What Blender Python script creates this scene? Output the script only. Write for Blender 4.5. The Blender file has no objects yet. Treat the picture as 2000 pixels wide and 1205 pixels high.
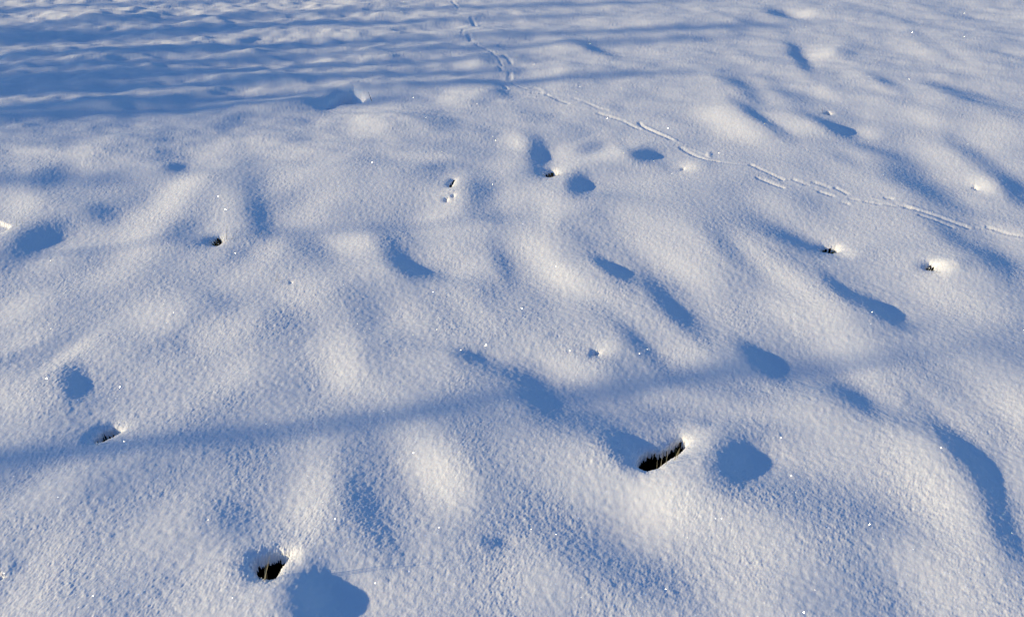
import bpy, math, random
import numpy as np
from mathutils import Vector

# ------------------------------------------------------------------ camera, sky, sun, exposure
SC = bpy.context.scene
COL = SC.collection
CAM_H, PITCH, F = 1.6, math.radians(32.0), 1570.0      # metres, downward tilt, focal length in photo pixels (2000 wide)
cam_d = bpy.data.cameras.new("camera")
cam = bpy.data.objects.new("camera", cam_d); COL.objects.link(cam)
cam.location = (0, 0, CAM_H); cam.rotation_euler = (math.pi/2 - PITCH, 0, 0)
cam_d.sensor_fit = 'HORIZONTAL'; cam_d.sensor_width = 36.0; cam_d.lens = 36.0*F/2000.0
cam_d.clip_start = 0.05; cam_d.clip_end = 2000
SC.camera = cam

SUN_EL = math.radians(13.0)
TRAVEL = math.radians(80.0)                             # light travels this far right of straight ahead
S = np.array([math.sin(TRAVEL), math.cos(TRAVEL)])      # ground direction the light travels
world = bpy.data.worlds.new("World"); SC.world = world; world.use_nodes = True
wn = world.node_tree; bg = wn.nodes['Background']
sky = wn.nodes.new('ShaderNodeTexSky'); sky.sky_type = 'NISHITA'; sky.sun_disc = False
sky.sun_elevation = SUN_EL
sky.sun_rotation = math.atan2(-S[0], -S[1])             # sun stands opposite to its travel
sky.air_density = 1.0; sky.dust_density = 0.3; sky.ozone_density = 3.0
tint = wn.nodes.new('ShaderNodeMix'); tint.data_type = 'RGBA'; tint.blend_type = 'MULTIPLY'; tint.inputs[0].default_value = 1
tint.inputs[7].default_value = (.68, .92, 1.25, 1)
wn.links.new(sky.outputs[0], tint.inputs[6]); wn.links.new(tint.outputs[2], bg.inputs[0]); bg.inputs[1].default_value = 0.10
sd = bpy.data.lights.new("sun", 'SUN'); sun = bpy.data.objects.new("sun", sd); COL.objects.link(sun)
sd.energy = 4.0; sd.angle = math.radians(0.55); sd.color = (1.0, 0.81, 0.47)
dvec = Vector((S[0]*math.cos(SUN_EL), S[1]*math.cos(SUN_EL), -math.sin(SUN_EL)))
sun.rotation_euler = dvec.to_track_quat('-Z', 'Y').to_euler(); sun.location = (-20, -4, 8)
vs = SC.view_settings; vs.view_transform = 'Standard'; vs.look = 'None'; vs.gamma = 1.0; vs.use_curve_mapping = False
vs.exposure = 0.34

# ------------------------------------------------------------------ pixel <-> ground
cp, sp = math.cos(PITCH), math.sin(PITCH)
def project(x, y, z):
    dep = y*cp - (z-CAM_H)*sp
    up = y*sp + (z-CAM_H)*cp
    dep = np.maximum(dep, 0.05)
    return 1000 + F*x/dep, 602.5 - F*up/dep
def ground(px, py, z=0.0):
    a, b = (px-1000)/F, -(py-602.5)/F
    dz = b*cp - sp; t = (z-CAM_H)/dz
    return t*a, t*(b*sp + cp)

# ------------------------------------------------------------------ relief: slopes facing the sun (+) and away from it (-)
# each: x, y, rx, ry, tilt of rx (degrees, clockwise), strength
B = []
def b(*rows):
    for r in rows: B.append(r)
# far left
b((245,213,20,22,0,-1.1),(347,328,21,9,0,-1.5),(180,247,40,9,0,-.4),(390,260,45,11,-10,-.35),(318,300,20,24,20,-.55),
  (95,352,34,20,-40,-.6),(10,330,18,12,0,-.45),(202,417,28,15,10,-.85),(500,395,45,20,70,-.65),(115,335,28,10,0,-.35),
  (85,300,34,12,0,.5),(345,375,36,18,-40,.9),(35,418,26,14,-45,.3),(290,342,28,11,0,.5),(450,292,60,16,0,.3),
  (45,400,40,12,-20,.5),(610,300,50,14,0,.25),(150,300,40,10,0,.3),(560,345,40,16,-20,.3),(640,372,40,18,-30,.35),
  (130,38,45,9,-15,.9),(85,25,32,14,0,.8),(190,46,40,7,-8,.7),(275,66,70,6,-8,.8),(400,33,50,9,-14,.8),(15,110,22,9,0,.9),
  (100,108,70,6,-6,.5),(430,107,55,8,-10,.7),(480,60,90,6,-5,.5),(560,78,80,6,-5,.5),(460,155,110,7,-3,.6),
  (500,181,32,9,-8,.9),(600,178,50,7,-5,.7),(335,82,35,6,-4,.6),(600,118,60,7,-8,.6),(660,80,50,7,-5,.6),(55,205,90,6,-6,.6),
  (160,205,60,6,-4,.5),(230,232,60,6,0,.5),(430,210,70,8,-3,.5),(30,55,60,4,-5,.7),(560,35,60,7,-6,.6),(620,15,70,6,-6,.5),
  (160,60,90,5,-8,-.7),(60,75,70,8,-5,-.5),(340,60,60,8,-8,-.5),(470,88,60,9,-10,-.5),(300,30,50,7,-10,-.6),(240,110,70,10,-5,-.5),
  (600,150,36,10,12,-.7),(420,180,90,9,-5,-.6),(510,45,70,6,-8,-.5),(540,100,70,7,-8,-.5),(350,130,80,8,0,-.4),(330,200,60,10,0,-.4),
  (100,225,90,8,-4,-.5),(470,225,80,8,-4,-.45),(600,200,60,9,-8,-.6))
# far middle
b((1155,92,45,9,22,-.9),(1050,288,30,17,38,-1.5),(1052,318,20,14,70,-1.0),(1155,290,24,7,-15,-1.0),(1258,303,26,14,0,-1.7),
  (1222,290,20,8,40,-.8),(1128,360,22,22,10,-1.7),(935,368,30,28,60,-.95),(872,324,35,8,0,-.8),(980,172,30,11,50,-.8),
  (1205,214,20,9,20,-.6),(1100,6,24,6,0,-.5),(880,236,80,12,10,-.5),(850,288,60,12,10,-.3),(645,203,34,12,-12,-.9),(950,120,26,9,30,-.5),
  (820,105,70,7,-4,-.4),(760,140,90,7,-3,-.5),(1040,118,90,5,-6,-.5),(800,55,90,6,-4,-.5),
  (1075,140,42,13,0,.8),(900,188,38,11,-10,.7),(1015,276,24,11,20,1.0),(1180,292,40,14,-10,.8),(1345,325,24,13,0,1.2),
  (890,372,20,26,0,.8),(1010,392,40,14,0,.3),(1095,308,26,14,0,.5),(860,68,90,7,-3,.6),(730,105,70,8,-4,.5),(860,112,60,10,0,.3),
  (1080,85,60,11,-2,.5),(740,75,60,6,-4,.5),(830,35,60,8,-3,.3),(720,30,40,7,-6,.5),(720,168,70,7,-3,.6),(1220,45,90,10,0,.3),
  (1190,350,50,12,0,.2),(760,255,60,18,0,.35),(840,305,50,10,0,.35),(700,235,50,16,-10,.35),(1250,240,70,16,20,.3))
# far right
b((1522,28,28,7,15,-1.3),(1455,40,38,7,15,-.6),(1562,115,36,12,50,-1.6),(1418,150,35,11,25,-.65),(1462,180,38,13,40,-.85),
  (1480,228,60,9,33,-1.3),(1628,250,58,9,25,-1.5),(1735,162,30,9,25,-.75),(1655,103,24,8,20,-.5),(1828,92,60,11,30,-.65),
  (1850,176,52,8,20,-.8),(1935,200,60,9,20,-.65),(1780,350,95,20,38,-1.0),(1912,312,62,14,38,-.7),(1985,376,34,13,35,-1.2),
  (1620,292,45,9,30,-.4),(1550,182,45,9,20,-.35),(1945,120,60,11,30,-.35),(1850,22,60,9,20,-.4),(1930,50,60,9,25,-.3),(1680,20,50,8,10,-.3),
  (1570,190,60,8,15,-.3),(1760,40,50,8,20,-.3),
  (1568,26,30,10,0,.95),(1600,106,34,18,-8,1.15),(1612,182,30,11,20,.8),(1420,242,52,22,25,1.1),(1552,248,42,12,15,.9),
  (1692,262,30,14,0,1.2),(1862,112,85,20,25,.7),(1782,96,42,14,20,.5),(1840,262,80,24,20,.4),(1852,322,52,18,30,.6),
  (1922,362,28,16,20,1.2),(1962,32,40,12,0,.4),(1962,256,52,14,20,.6),(1392,172,34,12,20,.4),(1660,145,40,12,20,.4),(1690,215,50,12,15,.3),
  (1790,225,50,12,15,.3),(1700,310,50,12,30,.3),(1560,310,60,12,20,.25))
# middle left
b((75,462,44,20,-28,-1.3),(350,448,30,14,-20,-.7),(400,478,34,10,-5,-.6),(505,432,30,18,70,-.65),(600,482,46,17,25,-.55),
  (425,585,32,15,20,-.5),(146,752,22,30,0,-1.5),(352,675,20,10,30,-.35),(15,520,34,14,-20,-.35),(300,555,60,26,0,-.2),
  (555,622,42,18,30,-.35),(565,725,44,26,30,-.25),(20,705,42,10,-20,-.5),(250,420,30,10,0,.2),
  (125,702,50,8,-35,.95),(668,700,26,40,20,.75),(640,660,40,20,-40,.3),(700,740,40,24,10,.3),(30,605,52,18,-20,.45),(310,602,42,28,-45,.5),(240,642,50,22,-20,.3),
  (440,640,62,22,-30,.45),(285,450,52,22,-30,.45),(432,442,16,36,10,.6),(530,482,28,14,-30,.5),(672,472,34,16,0,.5),
  (35,672,42,14,-20,.45),(470,530,40,14,-20,.3),(610,560,50,20,-20,.3),(240,530,60,16,-20,.3),(200,700,40,18,0,.3),(60,780,60,16,-10,.3),(420,740,60,20,-20,.25))
# middle
b((775,498,48,17,52,-1.1),(842,537,42,9,12,-.55),(983,518,34,13,62,-.95),(960,576,22,15,40,-.4),(1195,525,44,10,30,-1.7),
  (1290,580,54,14,50,-1.05),(1372,650,52,14,48,-.55),(1140,468,36,12,42,-.5),(728,622,30,24,0,-.5),(735,702,24,34,0,-.35),
  (916,693,28,9,10,-1.2),(978,722,50,11,15,-.5),(1050,768,42,28,50,-1.2),(1256,680,50,12,43,-1.0),(1215,755,32,26,60,-.6),
  (1158,692,10,6,-30,-1.0),(1075,658,9,4,-20,-.7),(1150,602,70,14,-5,-.25),(1410,470,50,18,45,-.5),(1020,600,40,20,40,-.2),
  (855,448,44,26,45,.55),(690,482,34,18,0,.5),(905,527,26,13,-30,.5),(1068,520,62,24,55,1.0),(1142,562,52,18,30,.95),
  (922,612,34,18,35,.45),(1182,680,18,12,0,1.0),(1128,722,60,18,12,.75),(1310,782,66,20,15,.65),(1300,462,62,26,32,.5),
  (1312,512,62,17,30,.7),(1072,417,18,28,0,.6),(850,640,60,24,30,.3),(830,720,70,20,20,.3),(1240,420,50,14,20,.2),(1230,610,50,16,40,.3),(940,460,30,20,40,.3))
# middle right
b((1425,492,38,15,45,-.6),(1515,452,60,13,32,-.5),(1572,476,42,12,28,-.95),(1635,562,38,9,45,-1.1),(1718,606,60,15,32,-1.5),
  (1488,706,60,17,36,-1.6),(1665,775,52,14,36,-1.1),(1958,525,50,17,45,-1.0),(1868,470,52,11,35,-.65),(1340,640,40,12,45,-.5),
  (1765,825,26,12,35,-.6),(1790,640,30,8,0,-.3),(1980,640,40,10,0,-.3),(1250,800,40,10,20,-.3),
  (1482,502,72,15,35,.7),(1662,682,52,26,38,1.0),(1582,652,62,26,42,.4),(1362,702,52,18,12,.8),(1842,521,25,14,0,1.6),
  (1656,495,24,9,0,1.2),(1962,450,40,9,15,.7),(1850,582,82,24,20,.5),(1930,765,62,36,40,.9),(1422,792,82,14,12,.65),
  (1712,755,42,14,38,.6),(1600,590,50,14,40,.4),(1760,540,50,20,20,.3),(1400,600,50,16,45,.4),(1540,620,40,14,45,.3),(1700,440,60,16,25,.3))
# front left
b((462,1018,42,36,20,-.85),(712,985,66,28,60,-.8),(606,1155,44,56,0,-1.7),(640,1200,40,40,0,-1.0),(345,922,42,20,0,-.3),(963,1058,18,8,0,-1.1),
  (12,1120,26,10,-30,-1.1),(770,1070,40,30,40,-.4),(200,960,40,20,-20,-.25),(380,870,60,16,0,-.2),(900,1010,50,30,50,-.25),(60,1000,50,20,-30,-.2),
  (622,962,30,50,20,.75),(842,902,88,32,60,.8),(120,925,52,22,-40,.65),(252,1100,62,36,-40,.45),(602,1022,24,26,0,.5),
  (872,962,62,32,60,.5),(585,1092,13,22,0,1.3),(90,1085,50,20,-35,.4),(330,1010,50,22,-35,.35),(560,880,80,20,-10,.2),(30,1180,50,20,-30,.35),
  (430,1110,50,40,-40,.35),(860,1130,60,40,50,.25),(250,890,50,14,-25,.3))
# front right
b((1178,840,54,22,40,-.75),(1222,882,34,22,60,-1.1),(1436,898,44,46,35,-1.75),(1373,824,14,7,0,-1.0),(1170,1080,130,42,28,-.85),
  (1285,1150,62,36,30,-.4),(1600,985,120,34,18,-.5),(1878,885,105,18,46,-1.38),(1958,1030,62,20,62,-1.3),(1080,805,60,16,30,-.4),
  (1722,1010,52,26,20,-.3),(1955,832,46,16,40,-.4),(1690,1110,70,30,40,-.3),(1550,1170,70,30,40,-.2),
  (1352,852,30,22,-30,1.0),(1300,975,62,36,20,.8),(1410,1105,130,50,50,.75),(1485,1062,82,42,50,.5),(1572,802,62,26,30,.5),
  (1832,970,92,30,55,.8),(1800,780,60,20,35,.5),(1270,1020,40,52,0,.5),(1070,902,72,52,40,.35),(1985,900,20,60,0,.7),
  (1620,880,70,34,40,.4),(1720,900,60,30,45,.4),(1010,1130,50,50,40,.4),(1800,1120,80,40,55,.4),(1900,1150,60,40,55,.2),(1150,960,60,40,30,.2))
b((300,800,80,14,-8,.35),(120,868,90,14,-6,-.3),(1190,760,40,16,20,.3),(1230,300,40,14,30,.5),(1000,300,20,20,0,.5),(1100,335,30,14,0,.4),(1110,395,30,16,0,.4),(960,330,40,14,20,.3),(1700,480,60,14,25,.3),(1540,560,50,16,40,.3),(1860,700,60,16,30,.3))
B = np.array(B, float)

# regular ground raster for the relief
GS = 0.0125
gx = np.arange(-9.0, 9.0, GS); gy = np.arange(0.2, 14.0, GS)
GX, GY = np.meshgrid(gx, gy)
ny, nx = GX.shape
kx = 2*np.pi*np.fft.rfftfreq(nx, GS)[None, :]; ky = 2*np.pi*np.fft.fftfreq(ny, GS)[:, None]
ks = kx*S[0] + ky*S[1]; kt = -kx*S[1] + ky*S[0]
LAM, MU = 0.10, (2*np.pi/2.2)**2
den = ks**2 + LAM*kt**2 + MU*0.25
def solve(T): return np.fft.irfft2(-1j*ks*np.fft.rfft2(T)/den, s=(ny, nx))
def slope_s(h): return np.fft.irfft2(1j*ks*np.fft.rfft2(h), s=(ny, nx))
def target(h):
    px, py = project(GX, GY, h)
    T = np.zeros_like(GX)
    for x, y, rx, ry, an, am in B:
        soft = 1.3 if -1.4 < am < 0 else (1.4 if 0 < am < 1.2 else 1.0)
        if y > 230: rx, ry = rx*soft, ry*soft
        R = 2.2*max(rx, ry)
        # window on the raster from the ground footprint
        c = [ground(x+dx, max(y+dy, -330), zz) for dx in (-R, R) for dy in (-R, R) for zz in (-.08, .08)]
        xs = [q[0] for q in c]; ys = [q[1] for q in c]
        i0, i1 = np.searchsorted(gx, [min(xs), max(xs)]); j0, j1 = np.searchsorted(gy, [min(ys), max(ys)])
        if i1 <= i0 or j1 <= j0: continue
        dx = px[j0:j1, i0:i1]-x; dy = py[j0:j1, i0:i1]-y
        a = math.radians(an); u = (dx*math.cos(a)+dy*math.sin(a))/rx; v = (-dx*math.sin(a)+dy*math.cos(a))/ry
        r2 = u*u+v*v
        T[j0:j1, i0:i1] += ((0.20 if am > -1.4 else (.19 if am > -1.65 else .208)) if am < 0 else 0.19)*am*np.exp(-r2**1.25*0.8)
    return T
H0 = np.zeros_like(GX)
for it in range(3):
    T = target(H0); h = solve(T)
    for k in range(4):
        h += 0.6*solve((T - slope_s(h))*(np.abs(T) > 0.02))
    H0 = h
print("relief range", H0.min(), H0.max())

# tileable random relief, band limited
rng = np.random.default_rng(7)
def tile(n, size, lo, hi, aniso=1.0, seed=0, p=0.0):
    r = np.random.default_rng(seed)
    w = np.fft.rfft2(r.standard_normal((n, n)))
    kx_ = np.fft.rfftfreq(n, size/n)[None, :]; ky_ = np.fft.fftfreq(n, size/n)[:, None]
    k = np.sqrt(kx_**2 + (ky_*aniso)**2) + 1e-9
    band = np.exp(-(k*lo)**2) * (1-np.exp(-(k*hi)**2)) * k**(-p)
    t = np.fft.irfft2(w*band, s=(n, n)); return t/t.std()
def sample(t, size, x, y):
    n = t.shape[0]
    u = (x/size % 1.0)*n; v = (y/size % 1.0)*n
    i = np.floor(u).astype(int); j = np.floor(v).astype(int); fu = u-i; fv = v-j
    i %= n; j %= n; i2 = (i+1) % n; j2 = (j+1) % n
    return (t[j, i]*(1-fu)+t[j, i2]*fu)*(1-fv) + (t[j2, i]*(1-fu)+t[j2, i2]*fu)*fv
def rot(x, y, a): return x*math.cos(a)-y*math.sin(a), x*math.sin(a)+y*math.cos(a)
def bil(h, x, y):
    u = np.clip((x-gx[0])/GS, 0, nx-1.001); v = np.clip((y-gy[0])/GS, 0, ny-1.001)
    i = u.astype(int); j = v.astype(int); fu = u-i; fv = v-j
    val = (h[j, i]*(1-fu)+h[j, i+1]*fu)*(1-fv)+(h[j+1, i]*(1-fu)+h[j+1, i+1]*fu)*fv
    ex = np.clip(np.minimum(x-gx[0], gx[-1]-x)/1.5, 0, 1)*np.clip(np.minimum(y-gy[0], gy[-1]-y)/0.4, 0, 1)
    return val*ex
def base_h(x, y):
    return bil(H0, np.asarray(x, float), np.asarray(y, float))
def on_snow(px, py, off=0.0):
    z = 0.0
    for _ in range(8):
        x, y = ground(px, py, z); z = float(base_h(np.array([x]), np.array([y]))[0]) + off
    return x, y, z

# ------------------------------------------------------------------ openings and dents (outlines as photo pixels, laid on the snow)
# outline, rim drop, rim width, wall slope, wall reach before the snow ends (None = closed dent), floor depth of a closed dent
PITS = [
 ([(1246,918),(1262,925),(1280,921),(1300,906),(1322,892),(1338,874),(1330,866),(1318,872),(1305,884),(1292,890),(1268,893),(1252,902)], .012, .022, 4.0, .008, 0),
 ([(500,1113),(512,1134),(535,1136),(545,1118),(560,1098),(546,1094),(524,1098),(507,1104)], .014, .024, 3.0, .012, 0),
 ([(414,482),(426,485),(434,478),(430,471),(420,474)], .014, .024, 3.0, .006, 0),
 ([(1062,348),(1074,351),(1084,347),(1078,341),(1067,343)], .02, .03, 2.5, .006, 0),
 ([(878,366),(880,369),(884,362),(886,355),(883,359)], .012, .02, 3.0, .004, 0),
 ([(1600,496),(1622,500),(1633,497),(1630,491),(1612,491)], .016, .026, 3.0, .006, 0),
 ([(1808,528),(1820,531),(1823,525),(1814,522)], .016, .028, 2.5, .006, 0),
 ([(194,874),(206,869),(234,854),(222,850),(206,855),(194,866)], .018, .026, 4.0, .009, 0),
 ([(636,208),(665,201),(695,201),(708,198),(714,190),(708,181),(690,174),(668,178),(645,190)], .02, .05, 2.0, None, .07),
 ([(-60,470),(-10,462),(10,452),(22,440),(0,432),(-60,436)], .003, .02, 2.0, None, .015),
 ([(-40,1150),(-5,1140),(10,1126),(-5,1112),(-40,1122)], .004, .02, 2.0, None, .02),
 ([(1155,695),(1168,695),(1172,688),(1162,686)], .005, .015, 2.0, None, .008),
 ([(1898,368),(1908,372),(1912,369),(1903,365)], .004, .02, 2.0, None, .006),
 ([(1328,334),(1336,332),(1338,327),(1332,328)], .005, .02, 2.0, None, .008),
 ([(565,555),(570,555),(571,551),(566,551)], .003, .01, 2.0, None, .004),
 ([(1612,224),(1622,226),(1624,222),(1616,220)], .006, .02, 2.0, None, .012),
 ([(868,392),(873,394),(874,387),(869,387)], .006, .012, 2.0, None, .012),
 ([(882,385),(886,386),(888,381),(884,380)], .006, .012, 2.0, None, .010),
]
def signed_dist(X, Y, poly):
    n = len(poly); d = np.full(X.shape, 1e9); ins = np.zeros(X.shape, bool)
    for i in range(n):
        ax, ay = poly[i]; bx, by = poly[(i+1) % n]
        ex, ey = bx-ax, by-ay; L = ex*ex+ey*ey
        t = np.clip(((X-ax)*ex+(Y-ay)*ey)/L, 0, 1)
        d = np.minimum(d, np.hypot(X-ax-t*ex, Y-ay-t*ey))
        c = ((ay > Y) != (by > Y)) & (X < (bx-ax)*(Y-ay)/(by-ay+1e-12)+ax)
        ins ^= c
    return np.where(ins, -d, d)
# animal trail: groove strokes (photo pixels), half width m, depth m (negative = thrown-up snow)
TR = []
def tr(pts, w, d): TR.append((pts, w*1.05, d*(.27 if d > 0 else .16)))
for q_ in ([(1106,202),(1130,197)], [(1526,350),(1552,351)], [(1572,360),(1594,357)], [(1714,396),(1774,406)], [(1888,445),(1932,446)], [(1400,314),(1430,320),(1468,324)], [(1000,160),(1016,170),(1030,174)], [(962,103),(976,118),(980,130)]): tr(q_, .010, .009)
tr([(883,3),(890,10),(896,18)], .014, .014); tr([(878,26),(898,26)], .010, .006); tr([(902,28),(914,33),(920,36)], .012, -.006)
tr([(920,36),(926,48),(927,53)], .016, .018); tr([(920,34),(940,36)], .012, .012); tr([(905,58),(902,68)], .012, .010); tr([(916,68),(920,80)], .016, .016)
tr([(930,88),(948,97),(962,103)], .014, .012); tr([(955,96),(968,92),(972,86)], .008, -.006); tr([(966,98),(978,102)], .012, -.007)
tr([(984,107),(992,114),(998,124)], .016, .018); tr([(976,132),(980,140)], .014, .013); tr([(995,144),(996,155)], .016, .016)
tr([(982,166),(990,174)], .014, .014); tr([(970,85),(1000,104)], .006, .005)
tr([(1028,172),(1042,168),(1058,172),(1066,180)], .016, -.014); tr([(1040,180),(1055,181)], .014, .014); tr([(1030,186),(1050,190),(1072,190)], .012, -.010)
tr([(1066,184),(1080,192),(1110,203)], .010, .012); tr([(1082,190),(1095,194)], .008, .008)
tr([(1120,193),(1142,200),(1168,212),(1184,216)], .012, .010); tr([(1128,196),(1150,202),(1172,208)], .008, -.009); tr([(1110,205),(1150,212)], .01, -.006)
tr([(1168,222),(1190,229),(1215,236),(1248,252)], .011, .014); tr([(1172,220),(1205,230),(1245,248)], .008, -.010)
tr([(1248,240),(1258,248),(1285,262),(1310,272)], .012, .018); tr([(1256,244),(1290,260),(1332,280)], .010, -.014)
tr([(1330,288),(1350,299),(1380,310),(1402,314)], .012, .016); tr([(1340,286),(1360,292),(1385,302)], .010, -.010); tr([(1384,297),(1386,305)], .012, -.022)
tr([(1466,323),(1485,332),(1528,350)], .010, .013); tr([(1480,348),(1500,355),(1528,366)], .011, .016); tr([(1490,344),(1520,356),(1548,366)], .009, -.007)
tr([(1550,350),(1575,360)], .012, .008); tr([(1590,355),(1616,365)], .014, .010); tr([(1602,374),(1626,381)], .011, .015); tr([(1632,366),(1656,377)], .010, .012)
tr([(1643,393),(1655,395)], .010, .012); tr([(1642,393),(1646,394)], .008, -.010); tr([(1660,386),(1676,389)], .009, .009); tr([(1690,392),(1716,398)], .010, .009)
tr([(1732,386),(1740,387)], .012, .014); tr([(1700,384),(1722,390)], .010, -.006)
tr([(1772,405),(1800,414),(1850,432),(1890,446)], .010, .012); tr([(1778,402),(1830,420),(1895,442)], .010, -.010); tr([(1796,422),(1830,434),(1858,445)], .010, .012)
tr([(1900,440),(1950,452)], .008, -.007); tr([(1930,444),(1965,456),(1998,462)], .010, .012); tr([(1750,398),(1790,410)], .008, .006)

# ------------------------------------------------------------------ snow sheet
pyr = np.arange(1560, -160, -1.35)
ynear = ground(0*pyr+1000, pyr)[1]
y0, y1 = ynear[0], ynear[-1]
ys_all = np.concatenate([y0 - np.geomspace(40, 0.01, 40), ynear, y1 + np.geomspace(0.05, 900, 60)])
uc = (np.arange(-420, 2421, 1.55)-1000)/F
us_all = np.concatenate([uc[0]-np.geomspace(60, 0.005, 45), uc, uc[-1]+np.geomspace(0.005, 60, 45)])
wrow = np.maximum(ys_all*cp + CAM_H*sp, 0.9)
X = us_all[None, :]*wrow[:, None]; Y = np.repeat(ys_all[:, None], len(us_all), 1)
nr, nc = X.shape
fade = (np.clip((us_all-uc[0])/0.03+1, 0, 1)*np.clip((uc[-1]-us_all)/0.03+1, 0, 1))[None, :] * \
       (np.clip((ys_all-y0)/0.03+1, 0, 1)*np.clip((y1-ys_all)/0.5+1, 0, 1))[:, None]
base = base_h(X, Y)
big = tile(512, 5.0, .40, 1.5, aniso=.9, seed=1); med = tile(1024, 1.7, .022, .10, seed=2)
f1 = tile(1024, 1.31, .0050, .016, aniso=1.5, seed=3); f2 = tile(1024, 1.07, .0030, .009, aniso=1.3, seed=4)
f3 = tile(1024, 1.93, .0075, .03, aniso=1.7, seed=8); far = tile(512, 60., 1.5, 12., seed=5)
x2, y2 = rot(X, Y, .40); x3, y3 = rot(X, Y, .62); x4, y4 = rot(X, Y, .50)
Z = base + .0030*sample(big, 5.0, X, Y)*np.clip(fade+.6, 0, 1) + .00030*sample(med, 1.7, x2, y2)*fade
g1 = sample(f1, 1.31, x4, y4); g2 = sample(f2, 1.07, x3, y3); g3 = sample(f3, 1.93, x2, y2)
amp = 1 + .30*sample(big, 3.1, y2, x2)
rip = tile(512, 9.0, .19, .8, aniso=.5, seed=11); xr, yr = rot(X, Y, -.12)
Z += .0060*sample(rip, 9.0, xr, yr)*np.clip((Y-3.6)/2.5, 0, 1)*np.clip((1.2-X)/3.5, .22, 1)*np.clip((22-Y)/8, 0, 1)*np.clip((10-np.abs(X))/3, 0, 1)
grain = .00014*g1 + .00007*g2 + .00017*g3
grain = grain + .00004*(np.maximum(g1, 0)**2)
Z += grain*np.clip(amp, .45, 1.6)*fade*(1+.45*np.clip((Y-2.8)/4, 0, 1))
Z += .15*sample(far, 60., X, Y)*np.clip((Y-14)/20, 0, 1) + .15*sample(far, 60., X, Y)*np.clip((np.abs(X)-12)/20, 0, 1)
keep = np.ones((nr, nc), bool)
def window(xs, ys, pad):
    j = np.where((ys_all > min(ys)-pad) & (ys_all < max(ys)+pad))[0]
    if len(j) == 0: return None
    j0, j1 = j[0], j[-1]+1
    m = (X[j0:j1] > min(xs)-pad) & (X[j0:j1] < max(xs)+pad)
    i = np.where(m.any(0))[0]
    return (slice(j0, j1), slice(i[0], i[-1]+1)) if len(i) else None
for pts, w, d in TR:
    g = [on_snow(*p) for p in pts]
    win = window([q[0] for q in g], [q[1] for q in g], 5*w)
    if win is None: continue
    xx, yy = X[win], Y[win]; dd = np.full(xx.shape, 9.)
    for a_, b_ in zip(g[:-1], g[1:]):
        ex, ey = b_[0]-a_[0], b_[1]-a_[1]; L = ex*ex+ey*ey+1e-9
        t = np.clip(((xx-a_[0])*ex+(yy-a_[1])*ey)/L, 0, 1)
        dd = np.minimum(dd, np.hypot(xx-a_[0]-t*ex, yy-a_[1]-t*ey))
    nz = np.clip(1 + .14*sample(f3, 1.2, xx, yy) + .08*sample(f1, .9, yy, xx), -.2, 2.4)
    dd = np.maximum(dd + w*.12*sample(f3, 1.1, yy, xx), 0)
    prof = np.exp(-(dd/w)**2.6)
    Z[win] -= d*prof*nz
    if d > 0: Z[win] += .12*d*np.exp(-((dd-1.7*w)/(.6*w))**2)*nz
for poly, drop, rw, wall, reach, floor in PITS:
    g = [on_snow(*p, off=-drop*(.3 if floor > .03 else 1)-(wall*reach*.5 if reach else 0))[:2] for p in poly]
    win = window([q[0] for q in g], [q[1] for q in g], .2)
    sdv = signed_dist(X[win], Y[win], g)
    nzf = .0015*sample(f3, .9, X[win], Y[win])
    sdv = sdv + nzf
    if reach is not None: sdv = sdv - reach
    dz = np.where(sdv > 0, drop*np.exp(-np.maximum(sdv, 0)/rw*1.6), drop + wall*np.maximum(-sdv, 0))
    if reach is None:
        dz = np.minimum(dz, drop+floor) if floor < .03 else (drop+floor)*(1-np.exp(-dz/(drop+floor)*1.3))
    else:
        keep[win] &= sdv > -max(reach, .002)
    Z[win] -= dz
# trampled, crumbly snow where the trail turns
verts = np.stack([X, Y, Z], -1).reshape(-1, 3).astype(np.float32)
idx = np.arange(nr*nc).reshape(nr, nc)
q = np.stack([idx[:-1, :-1], idx[:-1, 1:], idx[1:, 1:], idx[1:, :-1]], -1).reshape(-1, 4)
kf = (keep[:-1, :-1] & keep[:-1, 1:] & keep[1:, 1:] & keep[1:, :-1]).reshape(-1)
q = q[kf].astype(np.int32)
me = bpy.data.meshes.new("snow")
me.vertices.add(len(verts)); me.vertices.foreach_set("co", verts.ravel())
me.loops.add(q.size); me.loops.foreach_set("vertex_index", q.ravel())
me.polygons.add(len(q)); me.polygons.foreach_set("loop_start", np.arange(0, q.size, 4, dtype=np.int32))
me.polygons.foreach_set("loop_total", np.full(len(q), 4, dtype=np.int32))
me.polygons.foreach_set("use_smooth", np.ones(len(q), bool))
me.update()
snow = bpy.data.objects.new("snow", me); COL.objects.link(snow); snow['kind'] = 'structure'

def surf(x, y):
    """height of the finished sheet, nearest vertex"""
    j = int(np.argmin(np.abs(ys_all-y))); i = int(np.argmin(np.abs(X[j]-x))); return float(Z[j, i])

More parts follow.
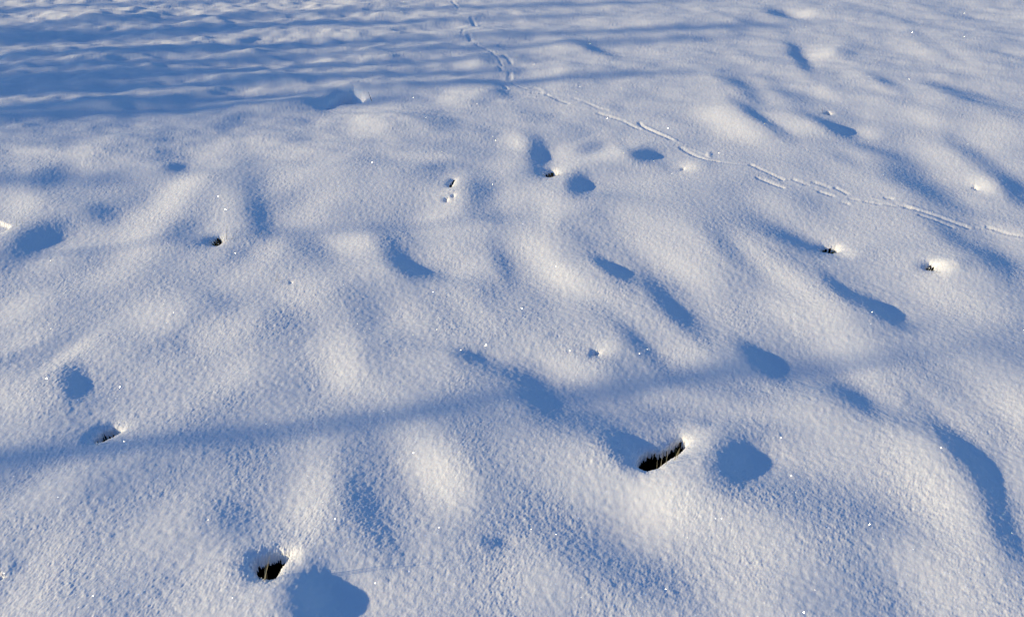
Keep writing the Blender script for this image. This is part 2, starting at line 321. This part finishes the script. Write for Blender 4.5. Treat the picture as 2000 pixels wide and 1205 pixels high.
# ------------------------------------------------------------------ materials
def mat(name):
    m = bpy.data.materials.new(name); m.use_nodes = True
    return m, m.node_tree, m.node_tree.nodes['Principled BSDF']
ms, nt, pb = mat("snow"); N = nt.nodes; Lk = nt.links
pb.inputs['Base Color'].default_value = (.90, .91, .93, 1); pb.inputs['Roughness'].default_value = .65
pb.inputs['Specular IOR Level'].default_value = .25
pb.inputs['Subsurface Weight'].default_value = 0.5; pb.inputs['Subsurface Radius'].default_value = (1, .9, .8); pb.inputs['Subsurface Scale'].default_value = .006
geo = N.new('ShaderNodeNewGeometry')
n1 = N.new('ShaderNodeTexNoise'); n1.inputs['Scale'].default_value = 420; n1.inputs['Detail'].default_value = 3; n1.inputs['Roughness'].default_value = .6
Lk.new(geo.outputs['Position'], n1.inputs['Vector'])
bp = N.new('ShaderNodeBump'); bp.inputs['Strength'].default_value = .5; bp.inputs['Distance'].default_value = .0008
Lk.new(n1.outputs[0], bp.inputs['Height']); Lk.new(bp.outputs[0], pb.inputs['Normal'])
# ice crystals: sparse points, each a tiny mirror with its own tilt
vo = N.new('ShaderNodeTexVoronoi'); vo.inputs['Scale'].default_value = 62; Lk.new(geo.outputs['Position'], vo.inputs['Vector'])
lt = N.new('ShaderNodeMath'); lt.operation = 'LESS_THAN'; lt.inputs[1].default_value = .12; Lk.new(vo.outputs['Distance'], lt.inputs[0])
sub = N.new('ShaderNodeVectorMath'); sub.operation = 'MULTIPLY_ADD'; Lk.new(vo.outputs['Color'], sub.inputs[0])
sub.inputs[1].default_value = (2, 2, 2); sub.inputs[2].default_value = (-1, -1, -.35)
nm = N.new('ShaderNodeVectorMath'); nm.operation = 'NORMALIZE'; Lk.new(sub.outputs[0], nm.inputs[0])
gl = N.new('ShaderNodeBsdfGlossy'); gl.inputs['Roughness'].default_value = .17; gl.inputs['Color'].default_value = (.95, .97, 1, 1)
Lk.new(nm.outputs[0], gl.inputs['Normal'])
gc = N.new('ShaderNodeMix'); gc.data_type = 'RGBA'; gc.inputs[6].default_value = (0, 0, 0, 1); gc.inputs[7].default_value = (.30, .31, .33, 1)
Lk.new(lt.outputs[0], gc.inputs[0]); Lk.new(gc.outputs[2], gl.inputs['Color'])
mx = N.new('ShaderNodeAddShader'); Lk.new(pb.outputs[0], mx.inputs[0]); Lk.new(gl.outputs[0], mx.inputs[1])
Lk.new(mx.outputs[0], N['Material Output'].inputs['Surface'])
me.materials.append(ms)

mg, nt, pb = mat("turf"); no = nt.nodes.new('ShaderNodeTexNoise'); no.inputs['Scale'].default_value = 60
cr = nt.nodes.new('ShaderNodeValToRGB'); cr.color_ramp.elements[0].color = (.012, .012, .008, 1); cr.color_ramp.elements[1].color = (.035, .04, .018, 1)
nt.links.new(no.outputs[0], cr.inputs[0]); nt.links.new(cr.outputs[0], pb.inputs['Base Color']); pb.inputs['Roughness'].default_value = .95
pb.inputs['Specular IOR Level'].default_value = .1
def simple(name, c1, c2, rough=.6, scale=30):
    m, nt, pb = mat(name); no = nt.nodes.new('ShaderNodeTexNoise'); no.inputs['Scale'].default_value = scale
    tc = nt.nodes.new('ShaderNodeNewGeometry'); nt.links.new(tc.outputs['Position'], no.inputs['Vector'])
    cr = nt.nodes.new('ShaderNodeValToRGB'); cr.color_ramp.elements[0].color = (*c1, 1); cr.color_ramp.elements[1].color = (*c2, 1)
    cr.color_ramp.elements[0].position = .35; cr.color_ramp.elements[1].position = .65
    nt.links.new(no.outputs[0], cr.inputs[0]); nt.links.new(cr.outputs[0], pb.inputs['Base Color']); pb.inputs['Roughness'].default_value = rough
    return m
m_green = simple("green_grass", (.03, .055, .015), (.10, .13, .04), .5, 90)
m_dry = simple("dry_grass", (.16, .14, .08), (.34, .30, .18), .6, 90)
m_dark = simple("dark_stalk", (.05, .045, .03), (.12, .10, .06), .6, 90)
m_frost = simple("frost", (.65, .7, .72), (.85, .88, .9), .5, 200)
m_bark = simple("bark", (.05, .04, .03), (.11, .09, .07), .9, 12)

# turf under the snow
def mesh_obj(name, V, Fc, m, parent=None, smooth=False):
    me = bpy.data.meshes.new(name); me.from_pydata(V, [], Fc); me.materials.append(m)
    if smooth: me.polygons.foreach_set("use_smooth", [True]*len(me.polygons))
    me.update(); o = bpy.data.objects.new(name, me); COL.objects.link(o)
    if parent: o.parent = parent
    return o
tv, tf = [], []
xs = np.concatenate([[-60, -15], np.linspace(-6, 6, 61), [15, 60]]); yy_ = np.concatenate([[-60], np.linspace(0, 10, 51), [30, 900]])
for j, yv in enumerate(yy_):
    for i, xv in enumerate(xs): tv.append((float(xv), float(yv), -.135 + .006*math.sin(7*xv+3*yv)*math.cos(5*yv)))
W = len(xs)
for j in range(len(yy_)-1):
    for i in range(W-1): a = j*W+i; tf.append((a, a+1, a+W+1, a+W))
tu = mesh_obj("turf", tv, tf, mg, None, True); tu['kind'] = 'structure'

# ------------------------------------------------------------------ grass
def blade(V, Fc, base, direction, length, width, bend, rnd, seg=5):
    """thin folded blade with a keel, tapering to a point"""
    d = Vector(direction).normalized(); side = d.cross(Vector((rnd.uniform(-1, 1), rnd.uniform(-1, 1), .2))).normalized()
    up = side.cross(d).normalized(); p = Vector(base); s0 = len(V)
    for k in range(seg+1):
        t = k/seg; w = width*(1-t)**.7*.5 + width*.03
        c = p + d*length*t + Vector(bend)*length*t*t
        for o in (side*w, up*w*.5, -side*w, -up*w*.35): V.append(tuple(c+o))
    for k in range(seg):
        for e in range(4):
            a = s0+k*4+e; b_ = s0+k*4+(e+1) % 4; Fc.append((a, b_, b_+4, a+4))
    Fc.append((s0, s0+3, s0+2, s0+1)); e = s0+seg*4; Fc.append((e, e+1, e+2, e+3))
def tag(o, label, cat, group=None):
    o['label'] = label; o['category'] = cat
    if group: o['group'] = group
GRP = "grass showing through holes in the snow"
def tuft(px, py, label, green=0, dry=0, spread=.02, h=.06, depth=.08, seed=0, stems=(), frost=0, name="grass_tuft", width=.0022):
    """stems: (px_base, py_base, px_tip, py_tip, width m) drawn as upright blades"""
    rnd = random.Random(seed); x, y, z = on_snow(px, py)
    root = bpy.data.objects.new(name, None); root.location = (x, y, z-depth); root.empty_display_size = .03; COL.objects.link(root)
    tag(root, label, "grass", GRP)
    for n, m, nm in ((green, m_green, "green_blade"), (dry, m_dry, "dry_blade")):
        for g in range(n):
            for k in range(5):
                V, Fc = [], []; a = rnd.uniform(0, 6.28); r = spread*math.sqrt(rnd.random())
                L = h*rnd.uniform(.6, 1.25); w = width*rnd.uniform(.7, 1.3)
                blade(V, Fc, (r*math.cos(a), r*math.sin(a), 0), (.45*math.cos(a)+rnd.uniform(-.3, .3), .45*math.sin(a)+rnd.uniform(-.3, .3), 1),
                      L, w, (rnd.uniform(-.4, .4), rnd.uniform(-.4, .4), -.15), rnd)
                mesh_obj(nm, V, Fc, m, root)
    for (bx, by, tx, ty, w) in stems:
        V, Fc = [], []; X0, Y0, Z0 = on_snow(bx, by)
        a, b_ = (tx-1000)/F, -(ty-602.5)/F
        t = (Y0 + (rnd.uniform(-.004, .004)))/(b_*sp+cp)
        tip = Vector((t*a, Y0, CAM_H + t*(b_*cp-sp)))
        bs = Vector((X0, Y0, Z0-.02)); dv = tip-bs
        blade(V, Fc, tuple(bs-Vector(root.location)), dv, dv.length, w*1.35, (.03, .0, 0), rnd, 7)
        mesh_obj("stalk", V, Fc, m_dry if seed in (3, 1) else m_dark, root)
    if frost:
        V, Fc = [], []
        for k in range(frost):
            c = Vector((rnd.uniform(-spread, spread), rnd.uniform(-spread, spread)*.6, depth+rnd.uniform(-.4, .12)*h)); r = rnd.uniform(.001, .0026)
            s0 = len(V)
            for dd in ((1, 0, 0), (-1, 0, 0), (0, 1, 0), (0, -1, 0), (0, 0, 1.6), (0, 0, -1)):
                V.append(tuple(c+Vector(dd)*r*rnd.uniform(.6, 1.4)))
            for f in ((0, 2, 4), (2, 1, 4), (1, 3, 4), (3, 0, 4), (2, 0, 5), (1, 2, 5), (3, 1, 5), (0, 3, 5)): Fc.append(tuple(s0+i for i in f))
        mesh_obj("frost", V, Fc, m_frost, root)
    return root
tuft(1318, 886, "dark green grass in the wide black slot near the front, right of centre", 4, 2, .018, .085, .10, 1, ((1301, 905, 1304, 880, .0018), (1284, 908, 1284, 890, .0018), (1292, 902, 1294, 876, .0012), (1322, 892, 1328, 872, .002), (1316, 896, 1326, 876, .002)))
tuft(1270, 912, "sparse dark grass at the left end of the wide black slot", 3, 1, .015, .06, .12, 2)
tuft(514, 1124, "forked frosted stalk standing in the black hole at the front left", 1, 1, .012, .06, .10, 3,
     ((513, 1130, 528, 1067, .0015), (514, 1126, 517, 1088, .002), (515, 1120, 520, 1094, .0018), (519, 1132, 520, 1120, .002), (512, 1128, 524, 1098, .0016)), frost=5)
tuft(429, 477, "small olive tuft with thin upright stalks in the hole at middle left", 6, 3, .016, .082, .055, 4,
     ((420, 470, 413, 453, .0014), (441, 468, 442, 440, .0016), (447, 470, 446, 459, .0016), (461, 456, 461, 447, .0014), (427, 474, 426, 462, .0015), (431, 474, 431, 464, .0015)), frost=6)
tuft(1074, 345, "dark tuft in the pit between two blue dents, upper middle", 6, 3, .028, .082, .06, 5,
     ((1074, 344, 1073, 332, .002), (1083, 343, 1085, 325, .0018), (1084, 342, 1088, 333, .002), (1056, 359, 1056, 352, .0018), (1079, 344, 1080, 335, .0018)))
tuft(882, 372, "pale frosted grass stubs beside the dark cleft in the upper middle mound", 3, 5, .020, .066, .05, 6, ((884, 372, 888, 378, .002),), frost=14)
tuft(1626, 495, "olive moss-like tuft at the right end of the small dark hole, middle right", 8, 2, .020, .060, .045, 7,
     ((1601, 497, 1603, 480, .0020),), width=.003)
tuft(1815, 526, "grey tuft in the little pit beside the brightest snow patch at far right", 6, 3, .018, .060, .045, 8, frost=6)
tuft(191, 867, "frost-covered leaf tip at the left end of the narrow shaded slit", 1, 1, .006, .04, .03, 9, frost=26)
tuft(1614, 222, "tiny wisps of grass poking out of the far right slope", 1, 1, .016, .035, .02, 10, ((1607, 220, 1606, 207, .0018), (1600, 215, 1599, 209, .0016), (1616, 221, 1616, 215, .0018), (1603, 217, 1590, 216, .0015)))
tuft(1211, 454, "faint brown grass tips barely breaking the snow, right of centre", 0, 1, .012, .02, .012, 11, ((1215, 455, 1218, 450, .0015), (1206, 450, 1200, 447, .0015), (1212, 453, 1207, 449, .0015)))
def stalk(bx, by, tx, ty, w, label, m, seed):
    rnd = random.Random(seed); X0, Y0, Z0 = on_snow(bx, by); a, b_ = (tx-1000)/F, -(ty-602.5)/F
    t = Y0/(b_*sp+cp); tip = Vector((t*a, Y0, CAM_H+t*(b_*cp-sp))); V, Fc = [], []; bs = Vector((0, 0, -.02)); dv = tip-Vector((X0, Y0, Z0))-bs
    blade(V, Fc, bs, dv, dv.length, w*1.6, (rnd.uniform(-.04, .04), 0, 0), rnd, 7)
    o = mesh_obj("grass_stalk", V, Fc, m); o.location = (X0, Y0, Z0); tag(o, label, "grass stalk", "single grass stalks poking through the snow")
stalk(542, 548, 541, 520, .0014, "thin grey stalk standing alone left of centre, above a large sparkle", m_dark, 1)
stalk(536, 552, 540, 531, .0012, "pale leaning blade just left of the lone grey stalk", m_dry, 2)
stalk(727, 197, 719, 178, .0030, "dark leaning stalk on the lit wall of the big far hollow", m_dark, 3)
stalk(727, 150, 727, 144, .0030, "short dark stub in the shade above the big far hollow", m_dark, 4)
stalk(242, 160, 242, 153, .0035, "tiny dark stub alone in the far left shade", m_dark, 5)
stalk(41, 434, 42, 423, .0020, "short yellowish blade on the bright lip at the left edge", m_dry, 6)
stalk(657, 372, 655, 362, .0016, "hair-thin grey blade on the smooth slope left of the frosted stubs", m_dark, 8)
stalk(512, 458, 510, 452, .0016, "speck-like stub right of the olive tuft at middle left", m_dark, 9)
stalk(30, 440, 33, 426, .0016, "slanting pale blade on the lit slope at the left edge", m_dry, 7)

# ------------------------------------------------------------------ trees and shrubs standing left of the view; they throw the shade
def tube(V, Fc, p0, p1, r0, r1, n=6):
    d = (p1-p0).normalized(); a = d.orthogonal().normalized(); c = d.cross(a); s0 = len(V)
    for p, r in ((p0, r0), (p1, r1)):
        for k in range(n): t = 2*math.pi*k/n; V.append(tuple(p+a*r*math.cos(t)+c*r*math.sin(t)))
    for k in range(n): Fc.append((s0+k, s0+(k+1) % n, s0+n+(k+1) % n, s0+n+k))
def grow(V, Fc, p, d, L, r, depth, rnd):
    q = p
    for k in range(4):
        d = (d+Vector((rnd.gauss(0, .08), rnd.gauss(0, .08), .03))).normalized(); q2 = q+d*L/4
        tube(V, Fc, q, q2, r*(1-k*.2), r*(1-(k+1)*.2), 5 if r > .01 else 3)
        if depth > 0 and k > 0:
            for s in range(2):
                ax = Vector((rnd.gauss(0, 1), rnd.gauss(0, 1), rnd.gauss(0, .4))).normalized()
                grow(V, Fc, q2, (d*.8+ax*.7).normalized(), L*rnd.uniform(.4, .6), r*.42, depth-1, rnd)
        q = q2
def tree(px, py, D, r, label, height=7.0, clear=2.6, seed=0, limbs=16):
    """trunk placed so that its shadow runs through the given spot of the snow"""
    rnd = random.Random(seed); gx_, gy_, _ = on_snow(px, py); bx, by = gx_-S[0]*D, gy_-S[1]*D
    root = bpy.data.objects.new("bare_tree", None); root.location = (bx, by, -.1); COL.objects.link(root); tag(root, label, "tree", "bare trees left of the view")
    V, Fc = [], []; z = 0; p = Vector((0, 0, 0)); n = 14
    for k in range(n):
        q = Vector((rnd.gauss(0, .012)*k**.5, rnd.gauss(0, .012)*k**.5, height*(k+1)/n)); tube(V, Fc, p, q, r*(1-.75*k/n)+(.4*r if k == 0 else 0), r*(1-.75*(k+1)/n), 10); p = q
    mesh_obj("trunk", V, Fc, m_bark, root, True)
    V, Fc = [], []
    for k in range(limbs):
        zz = clear+(height-clear)*rnd.random(); a = rnd.uniform(0, 6.28)
        grow(V, Fc, Vector((0, 0, zz)), Vector((math.cos(a), math.sin(a), .7)).normalized(), (height-zz)*.35+.25, r*.15, 1, rnd)
    mesh_obj("crown", V, Fc, m_bark, root)
def shrub(px, py, D, label, height, seed=0, n=26, width=.5, r=.011):
    rnd = random.Random(seed); gx_, gy_, _ = on_snow(px, py); bx, by = gx_-S[0]*D, gy_-S[1]*D
    V, Fc = [], []
    for k in range(n):
        a = rnd.uniform(0, 6.28); o = Vector((math.cos(a), math.sin(a), 0))*width*rnd.random()*.6
        grow(V, Fc, o, (Vector((math.cos(a), math.sin(a), 0))*rnd.uniform(.05, .35)+Vector((0, 0, 1))).normalized(), height*rnd.uniform(.6, 1.1), r*rnd.uniform(.6, 1.3), 2, rnd)
    o = mesh_obj("bare_shrub", V, Fc, m_bark); o.location = (bx, by, -.1); tag(o, label, "shrub", "twiggy shrubs left of the view")
tree(500, 836, 11.0, .088, "slim bare tree whose shadow crosses the front snow", 3.15, 2.6, 1, 3)
tree(400, 474, 11.0, .030, "sapling whose faint shadow crosses the middle snow", 2.95, 2.5, 2, 3)
def conifer(px, py, D, R, reach, label, seed):
    """slim young conifer; its height lets the shadow end at the given photo column"""
    rnd = random.Random(seed); gx_, gy_, _ = on_snow(px, py); bx, by = gx_-S[0]*D, gy_-S[1]*D
    H = (D + (on_snow(reach, py)[0]-gx_)/S[0])*math.tan(SUN_EL)
    root = bpy.data.objects.new("young_conifer", None); root.location = (bx, by, -.1); COL.objects.link(root); tag(root, label, "tree", "young conifers left of the view")
    V, Fc = [], []; tube(V, Fc, Vector((0, 0, 0)), Vector((0, 0, H*.98)), .04, .008, 8); mesh_obj("trunk", V, Fc, m_bark, root, True)
    V, Fc = [], []
    for k in range(1500):
        t = 1-(1-rnd.random())**.6 if k % 2 else rnd.random(); z = .25+(H-.2)*t; a = rnd.uniform(0, 6.28); rr = (R*(1-t)**.55+.02)*math.sqrt(rnd.random())*(1+.4*math.sin(9*z+seed))
        p = Vector((rr*math.cos(a), rr*math.sin(a), z)); d = Vector((math.cos(a), math.sin(a), rnd.uniform(-.2, .5)))*rnd.uniform(.06, .13); w = Vector((-math.sin(a), math.cos(a), rnd.uniform(-.6, .6)))*.018
        n0 = len(V); V += [tuple(p-w), tuple(p+d*.5-w*1.2), tuple(p+d), tuple(p+d*.5+w*1.2+Vector((0, 0, .01))), tuple(p+w)]; Fc.append((n0, n0+1, n0+2, n0+3, n0+4))
    mesh_obj("crown", V, Fc, m_green, root)
for i, (px, py, D, R, reach) in enumerate(((200, 243, 25, .11, 600), (1700, 716, 34, .20, 2500), (250, 222, 21, .20, 620), (200, 266, 28, .10, 520), (200, 346, 24, .035, 420), (250, 192, 17, .13, 560), (330, 168, 14, .08, 700), (200, 142, 12, .24, 480), (200, 150, 18, .16, 640), (300, 120, 18, .13, 620),
        (300, 97, 14, .09, 700), (300, 76, 20, .13, 560), (300, 57, 14, .07, 740), (260, 32, 16, .10, 620), (260, 8, 16, .12, 600), (260, -16, 17, .14, 700), (60, 60, 15, .12, 180), (100, 168, 13, .12, 330), (450, 204, 13, .06, 820), (450, 88, 15, .06, 860), (600, 48, 16, .08, 900),
        (1000, 66, 20, .09, 1600), (1000, 92, 19, .11, 1500), (900, 141, 16, .09, 1080), (1100, 152, 18, .035, 1400), (1000, 36, 22, .06, 1250), (850, 118, 16, .07, 1050), (1000, 12, 22, .05, 1500))):
    conifer(px, py, D, R, reach, "slim young conifer in the row left of the view", 60+i)
for i, (px, py, D, hh, n) in enumerate(((150, 160, 12, 2.2, 10), (200, 135, 13, 2.3, 10), (250, 70, 14, 2.6, 5), (200, 20, 16, 3.0, 5), (200, -18, 17, 3.2, 6), (450, 130, 15, 3.0, 3), (450, 60, 16, 3.2, 3))):
    shrub(px, py, D, "bare shrub in the thicket left of the view", hh, 40+i, n, .35, .014)
